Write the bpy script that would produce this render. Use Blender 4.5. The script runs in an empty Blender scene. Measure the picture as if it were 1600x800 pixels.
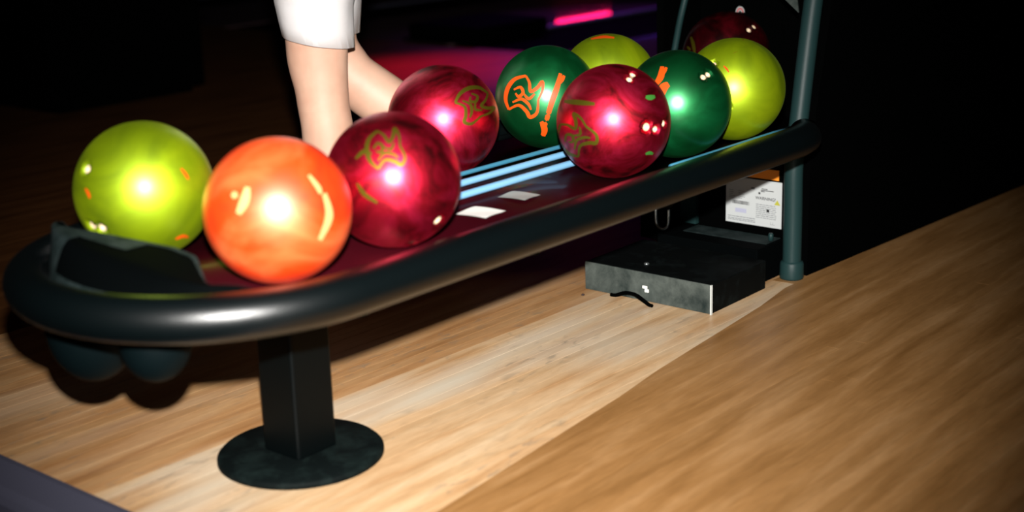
import bpy, bmesh, math, random
from mathutils import Vector, Matrix

random.seed(7)
S = bpy.context.scene
COL = S.collection

# ------------------------------------------------------------------ camera
CAM = Vector((0.0, 0.0, 0.955))
F_PX, PITCH, YAW, ROLL = 2209.17, 0.274202, 0.701018, -0.0297255
fw = Vector((math.cos(YAW) * math.cos(PITCH), math.sin(YAW) * math.cos(PITCH), -math.sin(PITCH)))
rt0 = Vector((math.sin(YAW), -math.cos(YAW), 0.0))
up0 = rt0.cross(fw)
rt = math.cos(ROLL) * rt0 + math.sin(ROLL) * up0
up = -math.sin(ROLL) * rt0 + math.cos(ROLL) * up0
cam_data = bpy.data.cameras.new('camera')
cam = bpy.data.objects.new('camera', cam_data)
COL.objects.link(cam)
m = Matrix((rt, up, -fw)).transposed().to_4x4()
m.translation = CAM
cam.matrix_world = m
cam_data.sensor_width = 36.0
cam_data.lens = F_PX * 36.0 / 1600.0
cam_data.clip_start = 0.05
cam_data.dof.use_dof = True
cam_data.dof.focus_distance = 2.95
cam_data.dof.aperture_fstop = 2.2
S.camera = cam

# ------------------------------------------------------------------ world, exposure
w = bpy.data.worlds.new('world')
S.world = w
w.use_nodes = True
w.node_tree.nodes['Background'].inputs[0].default_value = (0.10, 0.16, 0.20, 1)
w.node_tree.nodes['Background'].inputs[1].default_value = 0.004
S.view_settings.view_transform = 'Standard'
S.view_settings.look = 'None'
S.view_settings.exposure = 0.0
S.view_settings.gamma = 1.0
S.view_settings.use_curve_mapping = False


def lamp(name, kind, loc, aim, power, col, size=0.1, spot=None, blend=1.0):
    d = bpy.data.lights.new(name, kind)
    d.energy = power
    d.color = col
    if kind == 'AREA':
        d.shape = 'RECTANGLE'
        d.size, d.size_y = size if isinstance(size, tuple) else (size, size)
    else:
        d.shadow_soft_size = size
    if spot:
        d.spot_size = math.radians(spot)
        d.spot_blend = blend
    o = bpy.data.objects.new(name, d)
    COL.objects.link(o)
    o.location = loc
    o.rotation_euler = (Vector(aim) - Vector(loc)).to_track_quat('-Z', 'Y').to_euler()
    return o


# the flash on top of the photographer's camera, the hall's coloured lamps
lamp('camera_flash', 'SPOT', CAM + up * 0.19, (1.87, 1.66, 0.24), 1000, (1.0, 0.97, 0.93), 0.026, 50, 1.0)
lamp('red_lamp', 'SPOT', (5.2, 5.4, 2.7), (5.0, 4.5, 0.0), 1100, (1.0, 0.012, 0.13), 0.15, 30, 1.0)
lamp('purple_lamp', 'SPOT', (8.2, 6.2, 2.8), (6.7, 4.4, 0.0), 330, (0.45, 0.08, 1.0), 0.1, 56, 1.0)

# ------------------------------------------------------------------ materials


def nodes(name):
    mt = bpy.data.materials.new(name)
    mt.use_nodes = True
    nt = mt.node_tree
    return mt, nt, nt.nodes['Principled BSDF']


def plain(name, col, rough=0.5, metal=0.0, coat=0.0, spec=0.5, bump=0.0, bscale=300.0, emit=None, estr=0.0):
    mt, nt, b = nodes(name)
    b.inputs['Base Color'].default_value = (*col, 1)
    b.inputs['Roughness'].default_value = rough
    b.inputs['Metallic'].default_value = metal
    b.inputs['Coat Weight'].default_value = coat
    b.inputs['Specular IOR Level'].default_value = spec
    if emit:
        b.inputs['Emission Color'].default_value = (*emit, 1)
        b.inputs['Emission Strength'].default_value = estr
    if bump:
        n = nt.nodes.new('ShaderNodeTexNoise')
        n.inputs['Scale'].default_value = bscale
        bp = nt.nodes.new('ShaderNodeBump')
        bp.inputs['Strength'].default_value = bump
        bp.inputs['Distance'].default_value = 0.001
        tc = nt.nodes.new('ShaderNodeTexCoord')
        nt.links.new(tc.outputs['Object'], n.inputs['Vector'])
        nt.links.new(n.outputs['Fac'], bp.inputs['Height'])
        nt.links.new(bp.outputs['Normal'], b.inputs['Normal'])
    return mt


def ramp(nt, fac, stops, interp='LINEAR'):
    r = nt.nodes.new('ShaderNodeValToRGB')
    r.color_ramp.interpolation = interp
    e = r.color_ramp.elements
    e[0].position, e[0].color = stops[0][0], (*stops[0][1], 1)
    e[1].position, e[1].color = stops[1][0], (*stops[1][1], 1)
    for p, c in stops[2:]:
        x = e.new(p)
        x.color = (*c, 1)
    nt.links.new(fac, r.inputs['Fac'])
    return r.outputs['Color']


def noise(nt, vec, scale, detail=4.0, dist=0.0, rough=0.5):
    n = nt.nodes.new('ShaderNodeTexNoise')
    n.inputs['Scale'].default_value = scale
    n.inputs['Detail'].default_value = detail
    n.inputs['Distortion'].default_value = dist
    n.inputs['Roughness'].default_value = rough
    if vec is not None:
        nt.links.new(vec, n.inputs['Vector'])
    return n.outputs['Fac']


def mapped(nt, vec, scale=(1, 1, 1), rot=(0, 0, 0), loc=(0, 0, 0)):
    mp = nt.nodes.new('ShaderNodeMapping')
    mp.inputs['Scale'].default_value = scale
    mp.inputs['Rotation'].default_value = rot
    mp.inputs['Location'].default_value = loc
    nt.links.new(vec, mp.inputs['Vector'])
    return mp.outputs['Vector']


def mix(nt, fac, a, b, mode='MIX'):
    mx = nt.nodes.new('ShaderNodeMix')
    mx.data_type = 'RGBA'
    mx.blend_type = mode
    for sock, val in ((mx.inputs[0], fac), (mx.inputs[6], a), (mx.inputs[7], b)):
        if isinstance(val, (int, float)):
            sock.default_value = val
        elif isinstance(val, tuple):
            sock.default_value = (*val, 1)
        else:
            nt.links.new(val, sock)
    return mx.outputs[2]


def wood(name, stops, rough=0.42, tint=0.16, grey=0.0, coat=0.25):
    """lane boards: streaks run along the boards; every board has a tint of its own"""
    mt, nt, b = nodes(name)
    geo = nt.nodes.new('ShaderNodeNewGeometry')
    info = nt.nodes.new('ShaderNodeObjectInfo')
    rz = 0.03
    long_ = mapped(nt, geo.outputs['Position'], (2.6, 24, 1), (0, 0, rz))
    fine = mapped(nt, geo.outputs['Position'], (26, 150, 1), (0, 0, rz))
    big = mapped(nt, geo.outputs['Position'], (1.1, 5.0, 1), (0, 0, rz))
    c = ramp(nt, noise(nt, long_, 1.0, 5, 0.4), stops)
    g = ramp(nt, noise(nt, fine, 1.0, 3), [(0.3, (0.86, 0.84, 0.81)), (0.65, (1.05, 1.04, 1.03))])
    c = mix(nt, 0.7, c, g, 'MULTIPLY')
    if grey:
        gf = ramp(nt, noise(nt, big, 1.0, 3), [(0.48, (0, 0, 0)), (0.66, (grey, grey, grey))])
        c = mix(nt, gf, c, (0.56, 0.50, 0.40))
        dirt = mapped(nt, geo.outputs['Position'], (22, 60, 1), (0, 0, rz))
        df = ramp(nt, noise(nt, dirt, 1.0, 4, 0.6), [(0.55, (0, 0, 0)), (0.70, (0.6, 0.6, 0.6))])
        msk = ramp(nt, noise(nt, mapped(nt, geo.outputs['Position'], (2.0, 5.5, 1), (0, 0, rz), (0.35, 0.1, 0)), 1.0, 2),
                   [(0.47, (0, 0, 0)), (0.6, (1, 1, 1))])
        df = mix(nt, 1.0, df, msk, 'MULTIPLY')
        c = mix(nt, df, c, (0.16, 0.14, 0.11))
    tv = ramp(nt, info.outputs['Random'], [(0.0, (1 - tint, 1 - tint * 1.15, 1 - tint * 1.5)), (1.0, (1 + tint * 0.4, 1 + tint * 0.35, 1 + tint * 0.3))])
    c = mix(nt, 1.0, c, tv, 'MULTIPLY')
    nt.links.new(c, b.inputs['Base Color'])
    b.inputs['Roughness'].default_value = rough
    b.inputs['Coat Weight'].default_value = coat
    b.inputs['Coat Roughness'].default_value = 0.3
    b.inputs['Specular IOR Level'].default_value = 0.35
    return mt


M = {}
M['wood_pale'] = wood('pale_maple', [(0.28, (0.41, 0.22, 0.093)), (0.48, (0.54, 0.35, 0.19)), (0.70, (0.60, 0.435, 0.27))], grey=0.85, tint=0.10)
M['wood_mid'] = wood('dimmed_amber_maple', [(0.28, (0.29, 0.137, 0.050)), (0.50, (0.40, 0.215, 0.092)), (0.72, (0.47, 0.285, 0.140))], grey=0.25, tint=0.12)
M['wood_brown'] = wood('brown_maple', [(0.28, (0.20, 0.094, 0.027)), (0.50, (0.28, 0.142, 0.049)), (0.72, (0.36, 0.20, 0.084))], tint=0.09)
M['wood_far'] = wood('dimmed_far_boards', [(0.30, (0.050, 0.018, 0.005)), (0.55, (0.085, 0.032, 0.010)), (0.75, (0.11, 0.045, 0.015))], rough=0.32, coat=0.2)  # same floor coloured darker, standing in for light falling off with distance
M['lane'] = plain('oiled_lane', (0.085, 0.050, 0.055), 0.03, spec=0.4)
M['black_paint'] = plain('black_powder_coat', (0.0006, 0.0018, 0.0021), 0.33, spec=0.5, bump=0.25, bscale=900)
M['post_black'] = plain('satin_black_post', (0.0007, 0.0014, 0.0015), 0.42, spec=0.10)
M['post_paint'] = plain('dark_teal_powder_coat', (0.009, 0.027, 0.027), 0.45, spec=0.2, bump=0.25, bscale=700)
M['black_plastic'] = plain('black_plastic', (0.0006, 0.0010, 0.0011), 0.8, spec=0.015, bump=0.15, bscale=500)
M['black_matt'] = plain('matt_black_panel', (0.0005, 0.0006, 0.0006), 0.9, spec=0.008)
M['scoop'] = plain('dark_teal_plastic', (0.0010, 0.0032, 0.0038), 0.6, spec=0.05)
M['maroon'] = plain('maroon_tray', (0.018, 0.0006, 0.0020), 0.4, coat=0.12, spec=0.1)
M['rail_blue'] = plain('light_blue_anodised_rail', (0.22, 0.50, 0.78), 0.40, metal=0.3)
M['rail_dim'] = plain('shaded_blue_rail', (0.035, 0.17, 0.26), 0.5)  # darker copy of the blue rail, its shade put into the colour
M['white_paper'] = plain('white_paper', (0.75, 0.75, 0.70), 0.8)
M['grey_paper'] = plain('grey_paper', (0.28, 0.29, 0.27), 0.8)
M['label_white'] = plain('white_label', (0.42, 0.44, 0.44), 0.55)
M['ink'] = plain('black_ink', (0.008, 0.008, 0.009), 0.7)
M['ink_grey'] = plain('grey_ink', (0.13, 0.14, 0.15), 0.7)
M['ink_yellow'] = plain('yellow_ink', (0.35, 0.34, 0.03), 0.7)
M['ink_lilac'] = plain('pale_lilac_ink', (0.33, 0.34, 0.44), 0.7)
M['orange_label'] = plain('orange_label', (0.90, 0.28, 0.02), 0.55)
M['steel'] = plain('worn_steel', (0.30, 0.33, 0.33), 0.35, metal=0.9)
M['trim_metal'] = plain('scuffed_edge_metal', (0.065, 0.065, 0.095), 0.5, metal=0.3, bump=0.3, bscale=120)
M['strip_grey'] = plain('edge_highlight_grey', (0.45, 0.47, 0.45), 0.5)
M['carpet'] = plain('black_carpet', (0.006, 0.006, 0.007), 0.95, spec=0.1)
M['wall'] = plain('dark_wall_paint', (0.010, 0.009, 0.014), 0.8, spec=0.2)
M['neon_magenta'] = plain('neon_magenta', (0.1, 0.0, 0.03), 0.5, emit=(1.0, 0.01, 0.12), estr=25)
M['neon_blue'] = plain('neon_blue', (0.0, 0.0, 0.1), 0.5, emit=(0.10, 0.06, 1.0), estr=0.8)
M['emblem_orange'] = plain('emblem_orange', (0.62, 0.062, 0.003), 0.45, spec=0.3)
M['emblem_olive'] = plain('emblem_olive', (0.13, 0.11, 0.006), 0.5, metal=0.85)
M['cream'] = plain('painted_reflection', (0.80, 0.30, 0.11), 0.5, coat=0.6)  # pale reflection streaks, painted onto the orange ball
M['emblem_green'] = plain('emblem_green', (0.03, 0.15, 0.02), 0.45)
M['hole_pale'] = plain('cream_insert', (0.55, 0.42, 0.27), 0.4)
M['hole_dark'] = plain('dark_insert', (0.02, 0.01, 0.01), 0.6)
M['white_cotton'] = plain('white_cotton', (0.95, 0.95, 0.96), 0.9, spec=0.1, bump=0.2, bscale=60)
M['shoe'] = plain('dark_shoe', (0.05, 0.03, 0.03), 0.6)


def dusty(name, base, dust, lo, hi, scale=26):
    mt, nt, b = nodes(name)
    tc = nt.nodes.new('ShaderNodeTexCoord')
    f = noise(nt, tc.outputs['Object'], scale, 6, 0.3, 0.65)
    nt.links.new(ramp(nt, f, [(lo, base), (hi, dust)]), b.inputs['Base Color'])
    b.inputs['Roughness'].default_value = 0.7
    b.inputs['Specular IOR Level'].default_value = 0.06
    return mt


M['dusty_front'] = dusty('dusty_black_metal', (0.010, 0.016, 0.015), (0.085, 0.098, 0.088), 0.35, 0.75, 14)
M['dusty_top'] = dusty('lightly_dusty_black', (0.0008, 0.0014, 0.0014), (0.005, 0.008, 0.008), 0.5, 0.8, 20)
M['dusty_cap'] = dusty('dusty_cap_plastic', (0.008, 0.014, 0.014), (0.024, 0.034, 0.034), 0.4, 0.7, 30)
M['dusty_disc'] = dusty('scuffed_black_disc', (0.0015, 0.003, 0.003), (0.007, 0.013, 0.012), 0.45, 0.8, 22)


def skin_mat():
    mt, nt, b = nodes('skin')
    tc = nt.nodes.new('ShaderNodeTexCoord')
    f = noise(nt, tc.outputs['Object'], 9, 4, 0.2)
    nt.links.new(ramp(nt, f, [(0.35, (0.44, 0.24, 0.165)), (0.65, (0.52, 0.32, 0.23))]), b.inputs['Base Color'])
    b.inputs['Roughness'].default_value = 0.55
    b.inputs['Subsurface Weight'].default_value = 0.08
    b.inputs['Subsurface Radius'].default_value = (0.02, 0.008, 0.004)
    return mt


M['skin'] = skin_mat()


def ball_mat(kind, seed):
    mt, nt, b = nodes('ball_' + kind)
    tc = nt.nodes.new('ShaderNodeTexCoord')
    v = mapped(nt, tc.outputs['Object'], (1, 1, 1), (seed, seed * 1.7, seed * 0.6), (seed, 0, seed * 2))
    if kind == 'red':
        f = noise(nt, v, 9.0, 7, 2.2, 0.62)
        c = ramp(nt, f, [(0.36, (0.18, 0.0002, 0.005)), (0.48, (0.62, 0.0010, 0.025)), (0.66, (0.96, 0.016, 0.095))])
        met, rough, coat = 1.0, 0.45, 0.7
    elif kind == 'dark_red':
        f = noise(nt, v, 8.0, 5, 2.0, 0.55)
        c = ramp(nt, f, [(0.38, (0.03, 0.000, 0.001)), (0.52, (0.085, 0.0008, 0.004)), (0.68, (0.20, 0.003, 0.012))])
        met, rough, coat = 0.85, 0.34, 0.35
    elif kind == 'green':
        f = noise(nt, v, 7.0, 4, 1.2, 0.5)
        c = ramp(nt, f, [(0.36, (0.000, 0.085, 0.018)), (0.52, (0.0005, 0.16, 0.036)), (0.68, (0.006, 0.28, 0.075))])
        met, rough, coat = 0.92, 0.46, 1.0
    elif kind == 'lime':
        f = noise(nt, v, 8.0, 4, 0.8, 0.5)
        c = ramp(nt, f, [(0.34, (0.22, 0.33, 0.0004)), (0.52, (0.36, 0.51, 0.0004)), (0.68, (0.48, 0.64, 0.003))])
        f2 = noise(nt, v, 24.0, 4, 0.5, 0.6)
        c = mix(nt, ramp(nt, f2, [(0.66, (0, 0, 0)), (0.72, (0.6, 0.6, 0.6))]), c, (0.42, 0.13, 0.01))
        met, rough, coat = 0.80, 0.52, 0.75
    else:
        f = noise(nt, v, 5.5, 4, 1.4, 0.5)
        c = ramp(nt, f, [(0.38, (0.84, 0.022, 0.0002)), (0.54, (0.87, 0.055, 0.001)), (0.72, (0.88, 0.16, 0.040))])
        met, rough, coat = 0.35, 0.50, 1.0
    nt.links.new(c, b.inputs['Base Color'])
    b.inputs['Metallic'].default_value = met
    b.inputs['Roughness'].default_value = rough
    b.inputs['Coat Weight'].default_value = coat
    b.inputs['Coat Roughness'].default_value = {'red': 0.36, 'lime': 0.38, 'orange': 0.42}.get(kind, 0.32)
    return mt


# ------------------------------------------------------------------ helpers


def obj(name, bm, mat, parent=None, smooth=False, loc=None):
    me = bpy.data.meshes.new(name)
    bmesh.ops.recalc_face_normals(bm, faces=bm.faces[:])
    bm.to_mesh(me)
    bm.free()
    for p in me.polygons:
        p.use_smooth = smooth
    if mat:
        me.materials.append(mat)
    o = bpy.data.objects.new(name, me)
    COL.objects.link(o)
    if loc is not None:
        o.location = loc
    if parent:
        o.parent = parent
        b = parent
        off = Vector((0, 0, 0))
        while b:
            off += b.location
            b = b.parent
        if loc is None:
            o.location = -off       # mesh given in world coordinates
    return o


def thing(name, label, cat, loc=(0, 0, 0), group=None):
    o = bpy.data.objects.new(name, None)
    COL.objects.link(o)
    o.empty_display_size = 0.05
    o.location = loc
    return tag(o, label, cat, group)


def tag(o, label, cat, group=None):
    o['label'] = label
    o['category'] = cat
    if group:
        o['group'] = group
    return o


def part_label(o, label):
    o['label'] = label
    return o


def struct(o):
    o['kind'] = 'structure'
    return o


def box(bm, x0, x1, y0, y1, z0, z1, bevel=0.0, seg=2):
    vs = [bm.verts.new((x, y, z)) for x in (x0, x1) for y in (y0, y1) for z in (z0, z1)]
    fs = [(0, 1, 3, 2), (4, 6, 7, 5), (0, 4, 5, 1), (2, 3, 7, 6), (0, 2, 6, 4), (1, 5, 7, 3)]
    faces = [bm.faces.new([vs[i] for i in f]) for f in fs]
    if bevel:
        es = list({e for f in faces for e in f.edges})
        bmesh.ops.bevel(bm, geom=es, offset=bevel, segments=seg, affect='EDGES', profile=0.6)


def boxed(*a, **k):
    bm = bmesh.new()
    box(bm, *a, **k)
    return bm


def prism(bm, pts, z0, z1):
    """vertical prism over a ground polygon"""
    lo = [bm.verts.new((x, y, z0)) for x, y in pts]
    hi = [bm.verts.new((x, y, z1)) for x, y in pts]
    n = len(pts)
    bm.faces.new(lo[::-1])
    bm.faces.new(hi)
    for i in range(n):
        bm.faces.new((lo[i], lo[(i + 1) % n], hi[(i + 1) % n], hi[i]))


def tube(bm, pts, rad, n=12, closed=False):
    """tube along a polyline with parallel-transported rings; rad may be a list"""
    pts = [Vector(p) for p in pts]
    N = len(pts)
    rings = []
    ref = None
    for i, p in enumerate(pts):
        a = pts[i - 1] if (i > 0 or closed) else p
        b = pts[(i + 1) % N] if (i < N - 1 or closed) else p
        t = (b - a).normalized()
        if ref is None:
            ref = Vector((0, 0, 1)) if abs(t.z) < 0.9 else Vector((1, 0, 0))
        u = (ref - t * ref.dot(t)).normalized()
        ref = u
        v = t.cross(u)
        r = rad[i] if isinstance(rad, (list, tuple)) else rad
        rings.append([bm.verts.new(p + (u * math.cos(2 * math.pi * k / n) + v * math.sin(2 * math.pi * k / n)) * r) for k in range(n)])
    M_ = N if closed else N - 1
    for i in range(M_):
        A, B = rings[i], rings[(i + 1) % N]
        for k in range(n):
            bm.faces.new((A[k], A[(k + 1) % n], B[(k + 1) % n], B[k]))
    if not closed:
        bm.faces.new(rings[0][::-1])
        bm.faces.new(rings[-1])


def lathe(bm, prof, c, n=48):
    """profile of (radius, z) turned about a vertical axis at c"""
    rings = []
    for r, z in prof:
        if r < 1e-6:
            rings.append([bm.verts.new((c[0], c[1], z))])
        else:
            rings.append([bm.verts.new((c[0] + r * math.cos(2 * math.pi * k / n), c[1] + r * math.sin(2 * math.pi * k / n), z)) for k in range(n)])
    for A, B in zip(rings, rings[1:]):
        for k in range(n):
            q = [A[k % len(A)], A[(k + 1) % len(A)], B[(k + 1) % len(B)], B[k % len(B)]]
            u = []
            for x in q:
                if x not in u:
                    u.append(x)
            if len(u) > 2:
                bm.faces.new(u)


def loft(bm, rings, n=20, cap=True):
    """rings of (centre, u vector, v vector): elliptical sections"""
    R = []
    for c, u, v in rings:
        R.append([bm.verts.new(Vector(c) + Vector(u) * math.cos(2 * math.pi * k / n) + Vector(v) * math.sin(2 * math.pi * k / n)) for k in range(n)])
    for A, B in zip(R, R[1:]):
        for k in range(n):
            bm.faces.new((A[k], A[(k + 1) % n], B[(k + 1) % n], B[k]))
    if cap:
        bm.faces.new(R[0][::-1])
        bm.faces.new(R[-1])


def smooth_path(pts, sub=6):
    """Catmull-Rom through the points"""
    P = [Vector(p) for p in pts]
    out = []
    for i in range(len(P) - 1):
        p0, p1, p2, p3 = P[max(i - 1, 0)], P[i], P[i + 1], P[min(i + 2, len(P) - 1)]
        for k in range(sub):
            t = k / sub
            out.append(0.5 * ((2 * p1) + (p2 - p0) * t + (2 * p0 - 5 * p1 + 4 * p2 - p3) * t * t + (3 * p1 - p0 - 3 * p2 + p3) * t ** 3))
    out.append(P[-1])
    return out


# ------------------------------------------------------------------ the hall: floor, lanes, walls
SL = -0.03                                   # boards run along +X with this small slant
floor = bpy.data.objects.new('floor', None)
COL.objects.link(floor)
struct(floor)
bm = bmesh.new()
box(bm, 1.14, 24.0, -4.0, 11.0, -0.11, -0.014)
obj('floor_slab', bm, M['black_matt'], floor)
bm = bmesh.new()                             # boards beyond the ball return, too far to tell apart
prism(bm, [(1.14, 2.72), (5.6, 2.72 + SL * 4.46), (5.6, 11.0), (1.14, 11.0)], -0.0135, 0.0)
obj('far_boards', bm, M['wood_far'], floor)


def tone_edge(x):                                 # where the board colour changes from pale to brown
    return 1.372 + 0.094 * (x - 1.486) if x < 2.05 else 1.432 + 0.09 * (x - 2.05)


BW, GAP = 0.0272, 0.00025
s = 0.30
while s < 2.72 - BW * 0.5:
    def ey(xx, off):
        return s + off + SL * (xx - 1.14)

    def cross(off):
        for k in range(0, 780):
            xx = 1.14 + k * 0.002
            if ey(xx, off) < tone_edge(xx):
                return xx
        return None
    xb, xt = cross(GAP), cross(BW - GAP)
    end = 2.74 + random.uniform(-0.03, 0.05) if ey(2.74, BW) < 1.56 else 5.6
    segs = []                                # (x at lower edge, x at upper edge) pairs and whether the board is pale
    if xb is None and xt is None:
        segs = [((1.14, 1.14), (end, end), True)]
        if end < 5.6:
            segs += [((end, end), (5.6, 5.6), False)]
    elif xt is not None and xt <= 1.141:
        c = 1.14 + random.uniform(1.0, 3.4)
        segs = [((1.14, 1.14), (c, c), False), ((c, c), (5.6, 5.6), False)]
    else:
        xt = xt if xt is not None else end
        c = xt + (5.6 - xt) * random.uniform(0.35, 0.7)
        if xt > 1.15:
            segs.append(((1.14, 1.14), (xb, xt), True))
        segs += [((xb, xt), (c, c), False), ((c, c), (5.6, 5.6), False)]
    for (a0, a1), (b0, b1), pale in segs:
        bm = bmesh.new()
        q = [(a0 + GAP, ey(a0, GAP)), (b0 - GAP, ey(b0, GAP)), (b1 - GAP, ey(b1, BW - GAP)), (a1 + GAP, ey(a1, BW - GAP))]
        if b0 - a0 < 0.002:
            q = [q[0], q[2], q[3]]
        prism(bm, q, -0.0135, random.uniform(-0.0001, 0.0001))
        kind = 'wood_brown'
        if pale:                             # amber boards past mid rack, darker tone also standing in for flash falloff
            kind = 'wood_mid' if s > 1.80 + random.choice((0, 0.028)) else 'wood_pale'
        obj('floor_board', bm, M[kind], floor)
    s += BW
bm = bmesh.new()
prism(bm, [(1.14, -4.0), (5.6, -4.0), (5.6, 0.30 + SL * 4.46), (1.14, 0.30)], -0.0135, 0.0)
obj('near_boards', bm, M['wood_brown'], floor)

# the lanes past the foul line, and the gutters between them
for k, (ya, yb) in enumerate(((-4.0, 1.2), (1.2, 3.3), (3.3, 4.43), (5.16, 6.45), (7.0, 8.2), (8.8, 11.0))):
    struct(obj('trim_%d' % (k + 2), boxed(5.6, 24.0, ya, yb, -0.012, 0.0), M['lane']))
for ya, yb, lab in ((4.43, 5.16, 'nearer black gutter pair between the dark lanes'), (6.45, 7.0, 'second black gutter pair behind the white shorts'),
                    (8.2, 8.8, 'farthest black gutter pair at top of picture')):
    g = thing('lane_gutter', lab, 'gutter', (5.6, (ya + yb) / 2, 0.0), 'gutters between the lanes')
    bm = bmesh.new()
    n = 10
    x0, x1 = 5.6, 23.9
    prof = []
    for half in (0, 1):
        a0, a1 = (ya + 0.03, (ya + yb) / 2 - 0.02) if half == 0 else ((ya + yb) / 2 + 0.02, yb - 0.05)
        for k in range(n + 1):
            t = k / n
            prof.append((a0 + (a1 - a0) * t, -0.010 * math.sin(math.pi * t)))
    v0 = [bm.verts.new((x0, y_, z_)) for y_, z_ in prof]
    v1 = [bm.verts.new((x1, y_, z_)) for y_, z_ in prof]
    for i in range(len(prof) - 1):
        bm.faces.new((v0[i], v1[i], v1[i + 1], v0[i + 1]))
    obj('gutter_trough', bm, M['black_matt'], g)
    obj('edge_strip', boxed(x0, x1, ya, ya + 0.03, -0.01, 0.004), M['black_matt'], g)
    part_label(obj('edge_strip', boxed(x0 + 0.8, x1, yb - 0.05, yb, -0.01, 0.013), M['trim_metal'], g), 'grey metal edge strip catching light')

struct(obj('wall_left', boxed(-3.0, 24.0, 11.0, 11.2, -0.12, 3.3), M['wall']))
struct(obj('wall_back', boxed(24.0, 24.2, -4.2, 11.2, -0.12, 3.3), M['wall']))
struct(obj('wall_right', boxed(-3.0, 24.0, -4.2, -4.0, -0.12, 3.3), M['wall']))
struct(obj('wall_front', boxed(-3.2, -3.0, -4.2, 11.2, -0.12, 3.3), M['wall']))
struct(obj('ceiling', boxed(-3.2, 24.2, -4.2, 11.2, 3.3, 3.4), M['wall']))
struct(obj('floor_lower', boxed(-3.0, 1.06, -4.0, 11.0, -0.2, -0.11), M['carpet']))
# bull-nosed metal edge of the raised floor
bm = bmesh.new()
prof = [(1.14, 0.002), (1.13, 0.002), (1.085, -0.010), (1.072, -0.018), (1.066, -0.030), (1.064, -0.11), (1.14, -0.11)]
a = [bm.verts.new((x, -4.0, z)) for x, z in prof]
b = [bm.verts.new((x, 11.0, z)) for x, z in prof]
for i in range(len(prof)):
    j = (i + 1) % len(prof)
    bm.faces.new((a[i], a[j], b[j], b[i]))
bm.faces.new(a)
bm.faces.new(b[::-1])
struct(obj('trim_1', bm, M['trim_metal']))

# neon strips on the far side wall, whose light shows as streaks in the lanes
t = thing('neon_strip', 'magenta neon strip on the dark side wall, seen only as a streak in the lane', 'light', (14.9, 10.98, 0.93))
obj('neon_tube', boxed(14.0, 15.1, 10.95, 10.975, 1.035, 1.055), M['neon_magenta'], t)
obj('backing', boxed(13.9, 15.2, 10.975, 10.99, 1.0, 1.09), M['black_matt'], t)
t = thing('neon_strip', 'long blue neon strip high on the dark side wall', 'light', (14.0, 10.98, 1.3))
obj('neon_tube', boxed(13.0, 20.0, 10.94, 10.97, 1.25, 1.40), M['neon_blue'], t)
obj('backing', boxed(12.9, 20.1, 10.97, 10.985, 1.2, 1.45), M['black_matt'], t)

# ------------------------------------------------------------------ the ball return rack
YM = 1.695                                   # centre line
RY, RZ, RR = 0.290, 0.370, 0.0335            # loop rail: half width, height, tube radius
XC = 1.318                                   # centre of the loop's round end
rack = thing('ball_return', 'long black tubular ball return rack carrying the bowling balls on its round-ended loop', 'ball return', (1.445, YM, 0.0))
path = [(2.69, YM + RY - 0.02, RZ), (2.64, YM + RY, RZ)]
path += [(2.64 - k * (2.64 - XC) / 14, YM + RY, RZ) for k in range(1, 14)]
path += [(XC + RY * math.cos(math.radians(a_)), YM + RY * math.sin(math.radians(a_)), RZ) for a_ in range(90, 271, 6)]
path += [(XC + k * (2.64 - XC) / 14, YM - RY, RZ) for k in range(1, 14)]
path += [(2.60, YM - RY, RZ), (2.645, YM - RY + 0.008, RZ), (2.68, YM - RY + 0.03, RZ)]
bm = bmesh.new()
tube(bm, path, RR, 24)
obj('loop_rail', bm, M['black_paint'], rack, True)

# tray under the balls: two shallow troughs with raised sides
bm = bmesh.new()
prof = []
for k in range(49):
    yy = YM - 0.262 + 0.524 * k / 48
    d = min(abs(yy - 1.5535), abs(yy - 1.839))
    prof.append((yy, 0.3615 + 0.30 * d * d * 2))
xa, xb = 1.10, 2.69
top0 = [bm.verts.new((xa + (0.17 * (abs(y_ - YM) / 0.262) ** 2), y_, z_)) for y_, z_ in prof]
top1 = [bm.verts.new((xb, y_, z_)) for y_, z_ in prof]
bot0 = [bm.verts.new((v.co.x, v.co.y, v.co.z - 0.012)) for v in top0]
bot1 = [bm.verts.new((v.co.x, v.co.y, v.co.z - 0.012)) for v in top1]
for i in range(48):
    bm.faces.new((top0[i], top1[i], top1[i + 1], top0[i + 1]))
    bm.faces.new((bot0[i], bot0[i + 1], bot1[i + 1], bot1[i]))
    bm.faces.new((top0[i], top0[i + 1], bot0[i + 1], bot0[i]))
    bm.faces.new((top1[i], bot1[i], bot1[i + 1], top1[i + 1]))
bm.faces.new((top0[0], bot0[0], bot1[0], top1[0]))
bm.faces.new((top0[48], top1[48], bot1[48], bot0[48]))
part_label(obj('tray', bm, M['maroon'], rack, True), 'glossy maroon tray under the balls')
# rails the balls roll on (three between the rows, one outside each row)
for yy, zz, rr, mt in ((1.647, 0.3800, 0.0068, 'rail_blue'), (1.698, 0.3850, 0.0066, 'rail_blue'), (1.757, 0.3830, 0.0045, 'rail_dim')):
    bm = bmesh.new()
    tube(bm, [(1.52 + k * (2.69 - 1.52) / 6, yy, zz) for k in range(7)], rr, 12)
    part_label(obj('ball_rail', bm, M[mt], rack, True), 'light blue metal rail between the two rows of balls')
for yy, zz in ((1.470, 0.3780), (1.925, 0.383)):
    bm = bmesh.new()
    tube(bm, [(2.22 + k * (2.68 - 2.22) / 6, yy, zz) for k in range(7)], 0.006, 12)
    obj('ball_rail', bm, M['rail_dim' if yy < YM else 'black_plastic'], rack, True)
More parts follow.
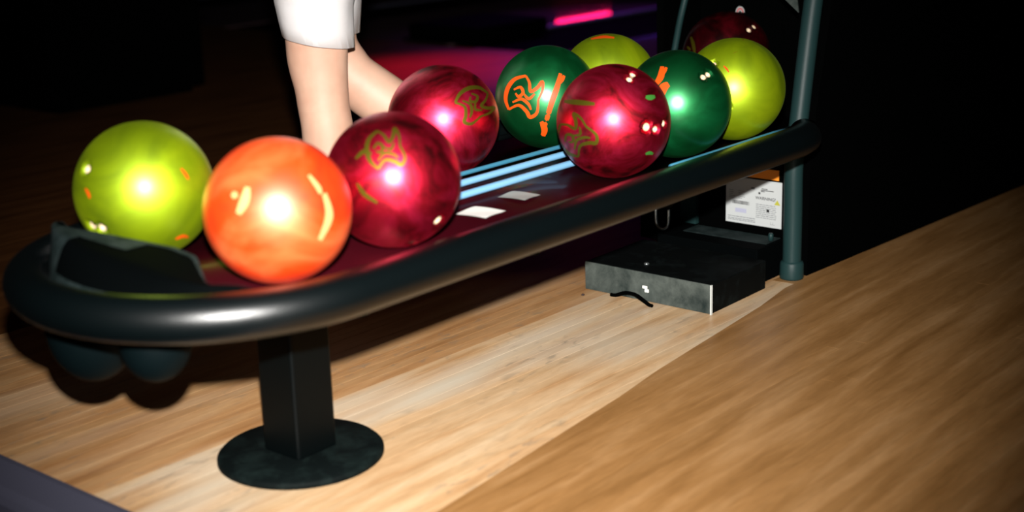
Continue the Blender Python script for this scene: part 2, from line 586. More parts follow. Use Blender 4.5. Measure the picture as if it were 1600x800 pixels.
# cross bars that carry tray and rails
for xx in (1.36, 1.76, 2.16, 2.56):
    bm = bmesh.new()
    tube(bm, [(xx, YM - RY, RZ - 0.005), (xx, YM - 0.262, 0.325), (xx, YM - 0.2, 0.313), (xx, YM + 0.2, 0.313), (xx, YM + 0.262, 0.325), (xx, YM + RY, RZ - 0.005)], 0.009, 8)
    obj('cross_bar', bm, M['black_plastic'], rack, True)

# moulded end cap in the loop's round end: glossy dark block with a dusty top, hollowed towards the balls
def cap_inner(y_):
    return min(1.10 + 0.62 * (y_ - 1.44), 1.205) if y_ < 1.66 else max(1.205 - 0.35 * (y_ - 1.66), 1.15)


NR, NA = 14, 44
bm = bmesh.new()
bt = bmesh.new()
grid = []
for i in range(NA + 1):
    y_ = YM - 0.252 + 0.504 * i / NA
    xo = XC - math.sqrt(max(0.257 ** 2 - (y_ - YM) ** 2, 0)) + 0.001
    xi = max(cap_inner(y_), xo + 0.012)
    top = 0.404 + 0.034 * min(max((y_ - 1.50) / 0.30, 0), 1)
    endf = min(1.0, (1 - abs(y_ - YM) / 0.2525) * 5)
    col = []
    for k in range(NR + 1):
        t_ = k / NR
        rise = min(1.0, t_ / 0.45)
        h_ = 0.372 + (top - 0.372) * endf * math.sin(rise * math.pi / 2) ** 0.8
        col.append((xo + (xi - xo) * t_, y_, h_))
    col.append((xi + 0.004, y_, 0.345))
    grid.append(col)
V = [[bm.verts.new(c) for c in col] for col in grid]
for i in range(NA):
    for k in range(NR + 1):
        bm.faces.new((V[i][k], V[i + 1][k], V[i + 1][k + 1], V[i][k + 1]))
part_label(obj('end_cap', bm, M['black_plastic'], rack, True), 'glossy black moulded cap in the round end')
bm = bmesh.new()
V = {}
for i in range(1, NA):
    for k in range(NR + 1):
        if not (k <= 1 or (i >= 30 and k >= 2) or (22 <= i < 30 and k >= 9) or (3 <= i < 22 and k >= NR - 1)):
            continue
        V[(i, k)] = bm.verts.new((grid[i][k][0], grid[i][k][1], grid[i][k][2] + 0.0012))
for (i, k) in list(V):
    q = [(i, k), (i + 1, k), (i + 1, k + 1), (i, k + 1)]
    if all(p in V for p in q):
        bm.faces.new([V[p] for p in q])
part_label(obj('cap_top', bm, M['dusty_cap'], rack, True), 'dusty grey top of the cap')
# rounded undersides of the two trough ends hanging below the loop
for (px, py, pr_, pz, dp) in ((1.135, 1.785, 0.070, 0.335, 0.122), (1.135, 1.630, 0.052, 0.335, 0.090)):
    bm = bmesh.new()
    prof = [(pr_ * math.cos(math.radians(a_)), pz - 0.03 - (dp - 0.03) * math.sin(math.radians(a_))) for a_ in range(0, 90, 9)] + [(0, pz - dp)]
    prof = [(0, pz), (pr_, pz)] + prof
    lathe(bm, prof, (px, py), 32)
    obj('trough_end', bm, M['scoop'], rack, True)
# pedestal: square post on a round floor disc
bm = bmesh.new()
box(bm, -0.043, 0.043, -0.043, 0.043, 0.014, 0.325, 0.006, 3)
post = obj('post', bm, M['post_black'], rack, False, loc=(0, 0, 0))
bm = bmesh.new()
lathe(bm, [(0, 0), (0.136, 0), (0.139, 0.003), (0.139, 0.009), (0.135, 0.013), (0.06, 0.016), (0, 0.016)], (0, 0), 64)
obj('base_disc', bm, M['dusty_disc'], rack, True, loc=(0, 0, 0))

# paper scraps lying on the tray
for (x, y_, z_, rz_, sx, sy, lab) in ((1.790, 1.580, 0.3645, 0.1, 0.062, 0.066, 'scrap of white paper on maroon tray, nearer the red ball in front'),
                                      (1.920, 1.600, 0.3655, 0.1, 0.052, 0.060, 'greyer scrap of paper on maroon tray, farther along the blue rails')):
    bm = bmesh.new()
    g_ = [[bm.verts.new((sx * (i / 4 - 0.5), sy * (j / 4 - 0.5), 0.0008 * math.sin(i * 1.3 + j))) for j in range(5)] for i in range(5)]
    for i in range(4):
        for j in range(4):
            bm.faces.new((g_[i][j], g_[i + 1][j], g_[i + 1][j + 1], g_[i][j + 1]))
    o = obj('paper_scrap', bm, M['grey_paper' if lab.startswith('greyer') else 'white_paper'], None, True, loc=(x, y_, z_))
    o.rotation_euler = (0, 0, rz_)
    tag(o, lab, 'paper', 'paper scraps on the tray')

# ------------------------------------------------------------------ bowling balls
R = 0.108
HZ = 0.470


def frame(c):
    """the side of a ball that is turned towards the rack's open side"""
    n = (CAM - Vector(c)).normalized()
    u = (rt - n * rt.dot(n)).normalized()
    return n, u, n.cross(u)


def on_ball(fr, x, y_, r=1.0):
    n, u, v = fr
    q = x * x + y_ * y_
    if q > 0.98:
        k = math.sqrt(0.98 / q)
        x, y_, q = x * k, y_ * k, 0.98
    return (u * x + v * y_ + n * math.sqrt(1 - q)) * (R * r)


def ball_mesh(holes):
    bm = bmesh.new()
    bmesh.ops.create_icosphere(bm, subdivisions=6, radius=R)
    for hd, hr in holes:
        hd = hd.normalized()
        for v in bm.verts:
            d = v.co.normalized()
            if d.dot(hd) > 0.9:
                s_ = (d - hd * d.dot(hd)).length * R
                if s_ < hr:
                    v.co = d * R - hd * 0.014 * min(1.0, (hr - s_) / 0.0022 + 0.2)
    return bm


def ribbon(bm, fr, pts, width, lift=1.0022):
    """a painted stroke that follows the ball's surface; pts in units of the radius"""
    P = smooth_path([(x, y_, 0) for x, y_ in pts], 5)
    L, Rr, C_ = [], [], []
    N = len(P)
    for i, p in enumerate(P):
        d = (P[min(i + 1, N - 1)] - P[max(i - 1, 0)])
        d = d.normalized() if d.length > 1e-9 else Vector((1, 0, 0))
        nrm = Vector((-d.y, d.x, 0))
        tt = i / (N - 1)
        wv = width * (0.45 + 0.55 * math.sin(math.pi * min(max(tt, 0.08), 0.92)))
        L.append(bm.verts.new(on_ball(fr, *(p + nrm * wv).xy, lift)))
        Rr.append(bm.verts.new(on_ball(fr, *(p - nrm * wv).xy, lift)))
        C_.append(bm.verts.new(on_ball(fr, *p.xy, lift + 0.0006)))
    for i in range(N - 1):
        bm.faces.new((L[i], C_[i], C_[i + 1], L[i + 1]))
        bm.faces.new((C_[i], Rr[i], Rr[i + 1], C_[i + 1]))


def make_ball(x, y_, kind, seed, label, holes=(), marks=(), z=HZ, hole_mat='hole_pale'):
    c = Vector((x, y_, z))
    fr = frame(c)
    root = thing('bowling_ball', label, 'bowling ball', (x, y_, z - R), 'bowling balls on the rack')
    hs = [(on_ball(fr, hx, hy), hr) for hx, hy, hr in holes]
    body = obj('ball_body', ball_mesh(hs), ball_mat(kind, seed), root, True, loc=(0, 0, R))
    for (hd, hr) in hs:
        d = hd.normalized()
        bm = bmesh.new()
        t1 = d.orthogonal().normalized()
        t2 = d.cross(t1)
        cc = d * (R - 0.0105)
        ring = []
        for rr_, dz_ in ((hr * 0.62, 0.0065), (hr * 0.55, 0.0062), (hr * 0.50, 0.0), (0.001, -0.002)):
            ring.append([bm.verts.new(cc + d * dz_ + (t1 * math.cos(a_ * math.pi / 9) + t2 * math.sin(a_ * math.pi / 9)) * rr_) for a_ in range(18)])
        for A, B in zip(ring, ring[1:]):
            for k in range(18):
                bm.faces.new((A[k], A[(k + 1) % 18], B[(k + 1) % 18], B[k]))
        part_label(obj('finger_hole', bm, M[hole_mat], root, True, loc=(0, 0, R)), 'finger hole with pale insert' if hole_mat == 'hole_pale' else 'finger hole')
    for mat, strokes, lab in marks:
        for st in strokes:
            bm = bmesh.new()
            for pts, wd in (st if isinstance(st, list) else [st]):
                ribbon(bm, fr, pts, wd)
            part_label(obj('emblem', bm, M[mat], root, True, loc=(0, 0, R)), lab)
    return root


def flame(cx, cy, sc, rot=0.0):
    """flame-like swirl emblem: outer curl, inner spiral, tongues"""
    S_ = []
    ca, sa = math.cos(rot), math.sin(rot)
    tr = lambda p: (cx + sc * (p[0] * ca - p[1] * sa), cy + sc * (p[0] * sa + p[1] * ca))
    S_.append(([tr(p) for p in ((0.05, 0.95), (-0.45, 0.75), (-0.75, 0.30), (-0.80, -0.25), (-0.60, -0.70))], 0.105 * sc))
    S_.append(([tr(p) for p in ((0.05, 0.95), (0.25, 0.65), (0.35, 0.25), (0.65, 0.45), (0.85, 0.75), (0.90, 0.35), (0.75, -0.1))], 0.085 * sc))
    S_.append(([tr(p) for p in ((-0.60, -0.70), (-0.15, -0.45), (0.25, -0.70), (0.45, -0.95), (0.75, -0.7), (0.75, -0.1))], 0.09 * sc))
    S_.append(([tr(p) for p in ((-0.45, 0.25), (-0.15, 0.40), (0.0, 0.15), (-0.2, -0.05), (-0.35, 0.1))], 0.075 * sc))
    S_.append(([tr(p) for p in ((-0.45, -0.35), (-0.05, -0.15), (0.3, -0.35), (0.45, -0.6))], 0.075 * sc))
    S_.append(([tr(p) for p in ((0.05, 0.1), (0.3, -0.1), (0.55, 0.15))], 0.07 * sc))
    return [S_]


BALLS = [
    # x, y, kind, seed, label, holes, marks
    (1.289, 1.839, 'lime', 1.3, 'lime green bowling ball alone at the rack end behind the black cap',
     ((-0.80, 0.30, 0.011), (-0.74, -0.52, 0.011), (-0.60, -0.55, 0.011)),
     (('emblem_orange', [([(-0.80, 0.02), (-0.76, -0.05), (-0.74, -0.12)], 0.020), ([(0.42, -0.70), (0.52, -0.66), (0.60, -0.68)], 0.022), ([(0.50, 0.30), (0.56, 0.22), (0.60, 0.15)], 0.02)], 'faded orange specks of lettering'),)),
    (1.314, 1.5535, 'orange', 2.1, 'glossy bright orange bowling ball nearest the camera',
     (), (('cream', [([(-0.38, 0.30), (-0.42, 0.12), (-0.50, -0.04)], 0.060), ([(0.40, 0.46), (0.52, 0.30), (0.55, 0.22)], 0.030), ([(0.60, 0.22), (0.66, 0.0), (0.64, -0.16), (0.54, -0.38)], 0.050), ([(-0.58, 0.22), (-0.55, 0.20), (-0.54, 0.16)], 0.045)], 'pale painted reflection streak'),)),
    (1.554, 1.5535, 'red', 0.4, 'crimson pearl bowling ball right behind the orange ball',
     ((0.66, -0.60, 0.012), (0.28, -0.93, 0.012)),
     (('emblem_olive', flame(-0.12, 0.42, 0.30, 0.4) + [([(-0.52, 0.30), (-0.40, 0.40), (-0.30, 0.36)], 0.03), ([(-0.50, -0.05), (-0.40, -0.20), (-0.22, -0.32)], 0.03)], 'olive green swirl emblem'),)),
    (1.985, 1.839, 'red', 2.9, 'crimson pearl bowling ball in the far row beside the bare leg',
     (),
     (('emblem_olive', flame(0.52, 0.30, 0.34, -0.9), 'olive green swirl emblem'),)),
    (2.307, 1.839, 'green', 0.8, 'dark green bowling ball with full orange flame emblem in the far row',
     (),
     (('emblem_orange', flame(-0.45, 0.02, 0.40, -0.10), 'orange flame emblem'),
      ('emblem_orange', [([(0.26, 0.44), (0.20, 0.20), (0.08, -0.15), (-0.08, -0.72)], 0.055), ([(0.33, 0.40), (0.25, 0.26)], 0.04), ([(-0.10, -0.46), (-0.04, -0.60), (-0.06, -0.74)], 0.06)], 'orange slash of lettering'))),
    (2.1505, 1.5535, 'red', 1.7, 'crimson bowling ball with four pale holes alone ahead of the second green ball',
     ((0.27, 0.73, 0.0095), (0.33, 0.82, 0.0095), (0.57, -0.10, 0.012), (0.73, -0.14, 0.0095), (0.88, -0.04, 0.0095)),
     (('emblem_olive', [([(-0.85, 0.34), (-0.62, 0.32), (-0.32, 0.29)], 0.045)] + flame(-0.66, -0.28, 0.36, 0.9), 'olive green swirl emblem and bar'),
      ('emblem_green', [([(0.54, 0.41), (0.62, 0.40), (0.70, 0.42)], 0.045), ([(0.55, -0.56), (0.62, -0.54), (0.68, -0.56)], 0.03)], 'small green marks'))),
    (2.369, 1.5535, 'green', 2.2, 'dark green bowling ball with partly hidden orange mark, touching the yellow-green ball',
     ((0.47, 0.50, 0.0095), (0.56, 0.55, 0.0095)),
     (('emblem_orange', [([(-0.28, 0.68), (-0.30, 0.50), (-0.40, 0.34)], 0.06), ([(-0.20, 0.66), (-0.28, 0.52)], 0.035), ([(-0.16, 0.36), (-0.26, 0.28), (-0.30, 0.10)], 0.08)], 'orange slash of lettering'),)),
    (2.586, 1.5535, 'lime', 3.3, 'yellow-green bowling ball last in the near row beside the hood post',
     ((-0.40, 0.48, 0.009), (-0.10, -0.30, 0.006)),
     (('emblem_orange', [([(-0.20, 0.44), (-0.14, 0.38), (-0.10, 0.32)], 0.018)], 'faded orange speck'),)),
    (2.526, 1.839, 'lime', 4.4, 'yellow-green bowling ball half hidden behind crimson and green balls in the far row',
     (),
     (('emblem_orange', [([(-0.35, 0.88), (-0.1, 0.92), (0.12, 0.90)], 0.03)], 'faded orange lettering'),)),
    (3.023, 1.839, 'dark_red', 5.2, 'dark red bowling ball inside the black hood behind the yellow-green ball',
     ((0.50, 0.58, 0.010), (0.62, 0.66, 0.010)),
     (('emblem_olive', [([(-0.80, 0.42), (-0.74, 0.25), (-0.70, 0.05)], 0.04), ([(-0.88, 0.20), (-0.80, 0.12)], 0.03)], 'olive green mark'),)),
]
for b_ in BALLS:
    make_ball(*b_)

# ------------------------------------------------------------------ the ball return's hood
hood = thing('ball_return_hood', 'tall black ball return hood with tube posts at the right of the rack', 'hood', (2.82, 1.7, 0.0))
bm = bmesh.new()
tube(bm, smooth_path([(2.815, 1.53, 0.0), (2.814, 1.53, 0.15), (2.813, 1.53, 0.27), (2.830, 1.53, 0.364), (2.883, 1.53, 0.631), (2.95, 1.53, 0.86), (3.12, 1.53, 1.02), (3.5, 1.53, 1.08)], 6), 0.0215, 20)
part_label(obj('front_post', bm, M['post_paint'], hood, True), 'dark teal front tube post')
bm = bmesh.new()
lathe(bm, [(0.0, 0.0), (0.027, 0.0), (0.028, 0.004), (0.027, 0.036), (0.025, 0.040), (0.0225, 0.042)], (2.815, 1.53), 28)
obj('post_foot', bm, M['post_paint'], hood, True)
bm = bmesh.new()
tube(bm, smooth_path([(3.0, 2.03, 0.0), (3.0, 2.02, 0.25), (3.0, 1.974, 0.488), (3.0, 1.946, 0.604), (3.05, 1.91, 0.82), (3.2, 1.90, 1.0)], 6), 0.008, 14)
part_label(obj('rear_post', bm, M['post_paint'], hood, True), 'thin dark tube at the left of the opening')
bm = bmesh.new()
side = [(2.838, 0.004), (4.25, 0.004), (4.25, 1.06), (3.20, 1.06), (3.02, 0.88), (2.955, 0.74), (2.910, 0.62), (2.862, 0.40), (2.840, 0.28)]
near_ = [bm.verts.new((x, 1.503 - 0.0625 * (x - 2.845), z)) for x, z in side]
far_ = [bm.verts.new((x, 1.523 - 0.0625 * (x - 2.845), z)) for x, z in side]
bm.faces.new(near_)
bm.faces.new(far_[::-1])
for i in range(len(side)):
    j = (i + 1) % len(side)
    bm.faces.new((near_[i], near_[j], far_[j], far_[i]))
obj('side_panel', bm, M['black_matt'], hood)
bm = bmesh.new()
prism(bm, [(3.03, 2.03), (4.25, 2.0), (4.25, 2.02), (3.03, 2.05)], 0.004, 1.06)
obj('side_panel', bm, M['black_matt'], hood)
obj('back_panel', boxed(3.20, 3.215, 1.50, 2.03, 0.004, 1.06), M['black_matt'], hood)
bm = bmesh.new()
NS = 14
pr_ = []
for k in range(NS + 1):
    a_ = math.radians(180 - 90 * k / NS)
    pr_.append((3.12 + 0.24 * math.cos(a_), 0.80 + 0.30 * math.sin(a_)))
pr_.append((4.27, 1.10))
va = [bm.verts.new((x, 1.46 if x < 3.3 else 1.40, z)) for x, z in pr_]
vb = [bm.verts.new((x, 2.06, z)) for x, z in pr_]
for i in range(len(pr_) - 1):
    bm.faces.new((va[i], vb[i], vb[i + 1], va[i + 1]))
bmesh.ops.solidify(bm, geom=bm.faces[:], thickness=0.02)
obj('hood_cover', bm, M['black_matt'], hood, True)
obj('front_lip', boxed(2.905, 2.93, 1.56, 1.92, 0.665, 0.80, bevel=0.006), M['black_matt'], hood)
# grey trim plate hanging at the opening's upper corner
bm = bmesh.new()
pts = [(1.655, 0.640), (1.598, 0.594), (1.605, 0.640)]
va = [bm.verts.new((2.94, y_, z_)) for y_, z_ in pts]
vb = [bm.verts.new((2.944, y_, z_)) for y_, z_ in pts]
bm.faces.new(va)
bm.faces.new(vb[::-1])
for i in range(3):
    bm.faces.new((va[i], va[(i + 1) % 3], vb[(i + 1) % 3], vb[i]))
part_label(obj('trim_plate', bm, M['dusty_front'], hood), 'grey pointed trim plate')
# arch-shaped sticker on the back panel
arc = thing('arch_sticker', 'small red and white rainbow-shaped sticker inside the hood above the dark red ball', 'sticker', (3.198, 1.906, 0.556))
for r0, r1, mt in ((0.010, 0.013, 'label_white'), (0.0065, 0.0098, 'emblem_red'), (0.0035, 0.0063, 'label_white')):
    if mt == 'emblem_red':
        M.setdefault('emblem_red', plain('sticker_red', (0.5, 0.02, 0.02), 0.5))
    bm = bmesh.new()
    for k in range(12):
        a0, a1 = math.radians(180 * k / 12), math.radians(180 * (k + 1) / 12)
        q = [bm.verts.new((3.1985, 1.906 - r_ * math.cos(a_), 0.556 + r_ * 1.15 * math.sin(a_))) for r_, a_ in ((r0, a0), (r1, a0), (r1, a1), (r0, a1))]
        bm.faces.new(q)
    bmesh.ops.remove_doubles(bm, verts=bm.verts[:], dist=1e-5)
    obj('band', bm, M[mt], arc)

# lower cabinet front that carries the warning label
obj('label_plate', boxed(2.84, 2.86, 1.553, 1.80, 0.085, 0.30), M['black_matt'], hood)
obj('cabinet_side', boxed(2.86, 3.18, 1.56, 1.90, 0.004, 0.30), M['black_matt'], hood)
part_label(obj('bracket_plate', boxed(2.836, 2.85, 1.805, 1.850, 0.085, 0.25), M['post_paint'], hood), 'teal grey upright bracket plate')
obj('bracket_block', boxed(2.714, 2.77, 1.84, 1.885, 0.068, 0.30, bevel=0.004), M['black_matt'], hood)
bm = bmesh.new()
tube(bm, smooth_path([(2.7085, 1.836, 0.19), (2.7085, 1.836, 0.125), (2.7085, 1.832, 0.106), (2.7085, 1.818, 0.099), (2.7085, 1.804, 0.106), (2.7085, 1.800, 0.125), (2.7085, 1.800, 0.15)], 5), 0.0032, 8)
part_label(obj('u_bolt', bm, M['steel'], hood, True), 'thin steel u-bolt')

LX = 2.8385                                  # face of the label plate
lab = obj('warning_label', boxed(LX, LX + 0.0012, 1.573, 1.7225, 0.1045, 0.215), M['label_white'], hood)
part_label(lab, 'white printed warning label')
part_label(obj('orange_sticker', boxed(LX, LX + 0.0012, 1.582, 1.70, 0.219, 0.243), M['orange_label'], hood), 'orange sticker above the white label')


def lab_rect(bm, u0, u1, v0, v1):
    """rectangle on the label face; u to the reader's right, v up (metres from lower left corner)"""
    q = [bm.verts.new((LX - 0.0004, 1.7225 - u, 0.1045 + v)) for u, v in ((u0, v0), (u1, v0), (u1, v1), (u0, v1))]
    bm.faces.new(q)


def text_mesh(body, size, u, v, mat, parent, name):
    cu = bpy.data.curves.new(name, 'FONT')
    cu.body = body
    cu.size = size
    cu.extrude = 0.0002
    tmp = bpy.data.objects.new('tmp', cu)
    COL.objects.link(tmp)
    dg = bpy.context.evaluated_depsgraph_get()
    me = bpy.data.meshes.new_from_object(tmp.evaluated_get(dg))
    bpy.data.objects.remove(tmp)
    me.materials.clear()
    me.materials.append(mat)
    for vt in me.vertices:
        x, y_, z_ = vt.co
        vt.co = (LX - 0.0005 - z_, 1.7225 - u - x, 0.1045 + v + y_)
    o = bpy.data.objects.new(name, me)
    COL.objects.link(o)
    o.parent = parent
    o.location = -hood.location
    return o


text_mesh('WARNING!', 0.0105, 0.080, 0.0640, M['ink'], lab, 'lettering')
rnd = random.Random(3)
bm = bmesh.new()                             # barcode
u = 0.018
while u < 0.064:
    wd = rnd.choice((0.0006, 0.0011, 0.0018))
    lab_rect(bm, u, u + wd, 0.046, 0.0545)
    u += wd + rnd.choice((0.0007, 0.0012))
lab_rect(bm, 0.088, 0.093, 0.0765, 0.0815)
obj('barcode', bm, M['ink'], lab)['kind'] = 'stuff'
lab.children[-1].location = -hood.location
bm = bmesh.new()                             # fine print
for v in (0.006, 0.0095, 0.0145):
    u = 0.006
    while u < 0.078:
        wd = rnd.uniform(0.003, 0.010)
        lab_rect(bm, u, min(u + wd, 0.080), v, v + 0.0016)
        u += wd + 0.0015
for v in (0.060, 0.064, 0.069, 0.073, 0.0775):
    for u0 in (0.008, 0.034):
        lab_rect(bm, u0, u0 + rnd.uniform(0.010, 0.018), v, v + 0.0012)
for v in (0.020, 0.0245, 0.029, 0.0335, 0.038, 0.0425, 0.047, 0.0515):
    u = 0.082
    while u < 0.134:
        wd = rnd.uniform(0.004, 0.012)
        lab_rect(bm, u, min(u + wd, 0.136), v, v + 0.0014)
        u += wd + 0.0016
obj('fine_print', bm, M['ink_grey'], lab)['kind'] = 'stuff'
bm = bmesh.new()
for v, u0, u1 in ((0.0895, 0.096, 0.112), (0.086, 0.094, 0.128), (0.083, 0.094, 0.104), (0.089, 0.068, 0.079), (0.0865, 0.069, 0.078)):
    lab_rect(bm, u0, u1, v, v + 0.0018)
lab_rect(bm, 0.110, 0.117, 0.036, 0.0425)     # dark pictogram
lab_rect(bm, 0.121, 0.134, 0.007, 0.0075)
lab_rect(bm, 0.121, 0.1215, 0.007, 0.014)
lab_rect(bm, 0.127, 0.1275, 0.007, 0.014)
obj('dark_print', bm, M['ink'], lab)['kind'] = 'stuff'
bm = bmesh.new()
lab_rect(bm, 0.026, 0.056, 0.026, 0.036)
obj('lilac_patch', bm, M['ink_lilac'], lab)
bm = bmesh.new()
q = [bm.verts.new((LX - 0.0004, 1.7225 - u_, 0.1045 + v_)) for u_, v_ in ((0.130, 0.056), (0.146, 0.056), (0.138, 0.068))]
bm.faces.new(q)
obj('hazard_triangle', bm, M['ink_yellow'], lab)
for c_ in lab.children:
    c_.location = (0, 0, 0)
for c_ in lab.children:                      # meshes are in world coordinates; lab sits at -hood.location under hood
    pass

# ------------------------------------------------------------------ floor box in front of the hood
fb = thing('floor_box', 'low black metal box with dusty front face on the wooden floor', 'box', (2.6, 1.70, 0.0))
obj('box_body', boxed(2.478, 2.708, 1.537, 1.872, 0.0, 0.066, bevel=0.0025), M['dusty_top'], fb)
part_label(obj('front_plate', boxed(2.4745, 2.4778, 1.538, 1.871, 0.0015, 0.066), M['dusty_front'], fb), 'dusty grey front plate')
part_label(obj('corner_highlight', boxed(2.4735, 2.479, 1.5345, 1.5375, 0.0, 0.066), M['strip_grey'], fb), 'light strip painting the corner highlight')  # thin light strip added to paint the box corner's edge highlight
bm = bmesh.new()
lathe(bm, [(0, 0.066), (0.006, 0.066), (0.006, 0.069), (0.004, 0.071), (0, 0.071)], (2.53, 1.74), 12)
obj('bolt_head', bm, M['steel'], fb, True)
bm = bmesh.new()
box(bm, 2.4728, 2.4746, 1.700, 1.712, 0.030, 0.036)
box(bm, 2.4728, 2.4746, 1.696, 1.706, 0.022, 0.029)
part_label(obj('latch', bm, M['white_paper'], fb), 'small worn bright latch on the front')

rb = thing('rear_box', 'black box with dusty top between the floor box and label plate', 'box', (2.77, 1.70, 0.0))
obj('box_body', boxed(2.712, 2.832, 1.562, 1.834, 0.0, 0.085, bevel=0.003), M['black_plastic'], rb)
part_label(obj('dusty_lid', boxed(2.765, 2.830, 1.57, 1.795, 0.085, 0.0862), M['dusty_cap'], rb), 'strip of grey dust on top')
bm = bmesh.new()
tube(bm, [(2.725, 1.557, 0.0), (2.725, 1.557, 0.045)], 0.0025, 8)
obj('corner_rod', bm, M['steel'], rb, True)
bm = bmesh.new()
lathe(bm, [(0, 0.085), (0.006, 0.085), (0.006, 0.100), (0.004, 0.103), (0, 0.103)], (2.80, 1.578), 12)
obj('stud', bm, M['post_paint'], rb, True)

bm = bmesh.new()
tube(bm, smooth_path([(2.462, 1.790, 0.004), (2.460, 1.775, 0.006), (2.459, 1.75, 0.016), (2.456, 1.72, 0.018), (2.450, 1.69, 0.009), (2.448, 1.678, 0.004), (2.446, 1.668, 0.004)], 5), 0.0042, 8)
tag(obj('cable', bm, M['black_matt'], None, True), 'short arched black cable on the floor against the dusty box front', 'cable')
bm = bmesh.new()
bmesh.ops.create_icosphere(bm, subdivisions=2, radius=0.004)
for v in bm.verts:
    v.co.z = v.co.z * 0.6 + 0.0024
tag(obj('dirt_lump', bm, M['hole_dark'], None, True, loc=(2.43, 1.845, 0.0)), 'tiny dark lump on the floor left of the cable', 'debris')

# ------------------------------------------------------------------ console in the dark at far left
con = thing('console', 'unlit black console standing on the dark floor at far left', 'console', (3.6, 5.6, 0.0))
obj('body', boxed(3.15, 3.92, 5.05, 6.2, 0.03, 0.80, bevel=0.02), M['black_matt'], con)
obj('plinth', boxed(3.2, 3.88, 5.1, 6.15, 0.0, 0.03), M['black_matt'], con)
obj('top', boxed(3.12, 3.95, 5.02, 6.23, 0.80, 0.84, bevel=0.01), M['black_matt'], con)
cov = thing('floor_cover', 'low black machine cover at the near end of the nearer gutter', 'cover', (5.85, 5.2, 0.0))
obj('shell', boxed(5.62, 6.25, 4.95, 5.45, 0.02, 0.10, bevel=0.03, seg=3), M['black_matt'], cov, True)
obj('skirt', boxed(5.60, 6.27, 4.93, 5.47, 0.013, 0.022), M['black_matt'], cov)

# ------------------------------------------------------------------ the person walking past behind the rack
Fd = Vector((-0.6446, 0.7645, 0.0))          # walking direction
Sd = Vector((0.7645, 0.6446, 0.0))           # towards the far leg
Z = Vector((0, 0, 1))
P0 = Vector((2.09, 2.30, 0.0))               # under the near knee
person = thing('person', 'person in white shorts walking past behind the rack, bare legs', 'person', (P0.x, P0.y, 0.0))


def sec(f, s_, z, rf, rs, tilt=0.0):
    """section centred f ahead and s_ aside of P0, at height z; radii along walking direction and aside"""
    c = P0 + Fd * f + Sd * s_ + Z * z
    u = (Fd * math.cos(tilt) + Z * math.sin(tilt)) * rf
    return (c, u, Sd * rs)


bm = bmesh.new()
near = [sec(0.015, 0, 0.055, 0.045, 0.036), sec(0.010, 0, 0.10, 0.040, 0.036), sec(-0.002, 0, 0.18, 0.045, 0.042), sec(-0.012, 0, 0.27, 0.054, 0.052),
        sec(-0.012, 0, 0.34, 0.0575, 0.056), sec(-0.011, 0, 0.40, 0.0575, 0.056), sec(-0.006, 0, 0.44, 0.0575, 0.055), sec(-0.004, 0, 0.48, 0.059, 0.054), sec(0.000, 0, 0.52, 0.064, 0.056),
        sec(0.001, 0, 0.55, 0.067, 0.058), sec(0.000, 0, 0.58, 0.068, 0.060), sec(-0.004, 0, 0.66, 0.076, 0.070), sec(-0.010, 0.01, 0.76, 0.084, 0.080), sec(-0.018, 0.03, 0.88, 0.090, 0.086), sec(-0.02, 0.05, 0.95, 0.085, 0.08)]
loft(bm, near, 24)
# near foot
loft(bm, [(P0 + Fd * f + Z * z, Sd * a_, Z * b_) for f, z, a_, b_ in ((-0.05, 0.035, 0.025, 0.028), (-0.02, 0.045, 0.034, 0.042), (0.05, 0.045, 0.040, 0.042), (0.12, 0.032, 0.046, 0.030), (0.18, 0.024, 0.044, 0.021), (0.215, 0.018, 0.028, 0.014))], 16)
# far leg, trailing: knee bent, shin slanting back, heel lifted
K = Vector((-0.012, 0.17))                   # f, s of the far knee
def shin(t, rf, rs):
    c = P0 + Fd * (K.x - 0.385 * t) + Sd * K.y + Z * (0.51 - 0.30 * t)
    d = Vector((-0.74, -0.67))
    return (c, (Fd * 0.615 - Z * 0.789) * rf, Sd * rs)
far = [sec(-0.03, 0.13, 0.93, 0.085, 0.08), sec(-0.026, 0.15, 0.80, 0.080, 0.08), sec(-0.012, 0.16, 0.68, 0.068, 0.066), sec(-0.006, 0.17, 0.60, 0.063, 0.060),
       (P0 + Fd * -0.008 + Sd * 0.17 + Z * 0.535, (Fd * 0.9 - Z * 0.44) * 0.068, Sd * 0.058),
       shin(0.12, 0.062, 0.056), shin(0.30, 0.064, 0.058), shin(0.48, 0.062, 0.056), shin(0.70, 0.048, 0.045), shin(0.90, 0.037, 0.036), shin(1.0, 0.040, 0.036)]
loft(bm, far, 24)
A_ = P0 + Fd * (K.x - 0.405) + Sd * K.y + Z * 0.178
loft(bm, [(A_ + Fd * f + Z * z, Sd * a_, (Fd * 0.6 + Z * 0.8) * b_) for f, z, a_, b_ in ((-0.06, 0.035, 0.024, 0.028), (-0.03, 0.02, 0.034, 0.042), (0.02, -0.03, 0.038, 0.040), (0.08, -0.09, 0.044, 0.030))], 16)
B_ = A_ + Fd * 0.08 - Z * 0.09
loft(bm, [(B_ + Fd * f + Z * z, Sd * a_, Z * b_) for f, z, a_, b_ in ((-0.03, 0.0, 0.040, 0.030), (0.0, -0.035, 0.046, 0.030), (0.05, -0.055, 0.044, 0.022), (0.085, -0.060, 0.028, 0.014))], 16)
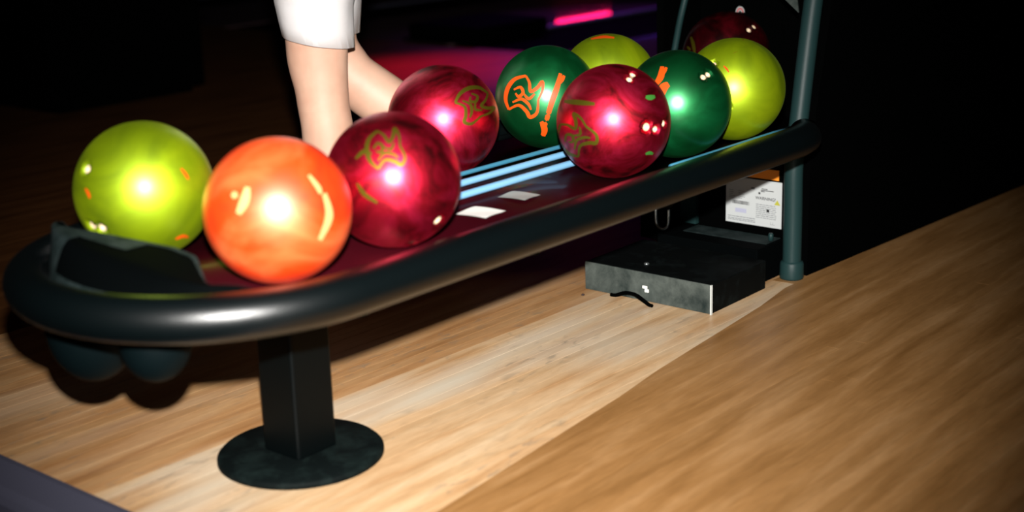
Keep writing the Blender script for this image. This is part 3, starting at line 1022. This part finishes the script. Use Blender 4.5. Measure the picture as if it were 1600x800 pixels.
# pelvis up to the waist
loft(bm, [sec(-0.02, 0.085, 0.86, 0.10, 0.14), sec(-0.025, 0.085, 0.94, 0.115, 0.165), sec(-0.02, 0.085, 1.02, 0.11, 0.155), sec(-0.01, 0.085, 1.10, 0.095, 0.135)], 24)
body = obj('body', bm, M['skin'], person, True)
rm = body.modifiers.new('fuse', 'REMESH')
rm.mode = 'VOXEL'
rm.voxel_size = 0.007
rm.use_smooth_shade = True
sm = body.modifiers.new('soften', 'SMOOTH')
sm.factor = 0.5
sm.iterations = 6
dg = bpy.context.evaluated_depsgraph_get()
me = bpy.data.meshes.new_from_object(body.evaluated_get(dg))
body.modifiers.clear()
body.data = me
for p_ in me.polygons:
    p_.use_smooth = True

# shorts: one leg tube over each thigh, joined at the hips, hems open
bm = bmesh.new()


def cloth(bm, rows, n=36, fold=0.004, ph=0.0):
    R_ = []
    for i, (c, u, v) in enumerate(rows):
        ring = []
        for k in range(n):
            a_ = 2 * math.pi * k / n
            w_ = 1 + fold / 0.07 * (math.sin(3 * a_ + ph + i * 0.35) * 0.6 + math.sin(7 * a_ + i * 0.2) * 0.25)
            ring.append(bm.verts.new(c + (u * math.cos(a_) + v * math.sin(a_)) * w_))
        R_.append(ring)
    for A, B in zip(R_, R_[1:]):
        for k in range(n):
            bm.faces.new((A[k], A[(k + 1) % n], B[(k + 1) % n], B[k]))


def hem(f, s_, z, rf, rs, slope):
    c = P0 + Fd * f + Sd * s_ + Z * z
    return (c, Fd * rf + Z * slope * rf, Sd * rs)


cloth(bm, [hem(-0.003, 0, 0.584, 0.0775, 0.078, 0.19), hem(-0.001, 0, 0.62, 0.080, 0.082, 0.14), hem(0.000, 0, 0.665, 0.084, 0.086, 0.06), hem(-0.006, 0.005, 0.73, 0.095, 0.092, 0), hem(-0.014, 0.02, 0.82, 0.106, 0.10, 0), hem(-0.02, 0.05, 0.90, 0.112, 0.11, 0)])
cloth(bm, [hem(-0.006, 0.17, 0.585, 0.072, 0.070, 0.05), hem(-0.012, 0.165, 0.68, 0.078, 0.076, 0), hem(-0.032, 0.155, 0.80, 0.10, 0.095, 0), hem(-0.03, 0.13, 0.90, 0.108, 0.11, 0)], ph=1.1)
cloth(bm, [hem(-0.02, 0.085, 0.85, 0.112, 0.155, 0), hem(-0.025, 0.085, 0.94, 0.125, 0.175, 0), hem(-0.02, 0.085, 1.02, 0.118, 0.165, 0), hem(-0.012, 0.085, 1.09, 0.102, 0.143, 0)], fold=0.002)
bmesh.ops.solidify(bm, geom=bm.faces[:], thickness=0.003)
part_label(obj('shorts', bm, M['white_cotton'], person, True), 'loose white knee-length shorts')
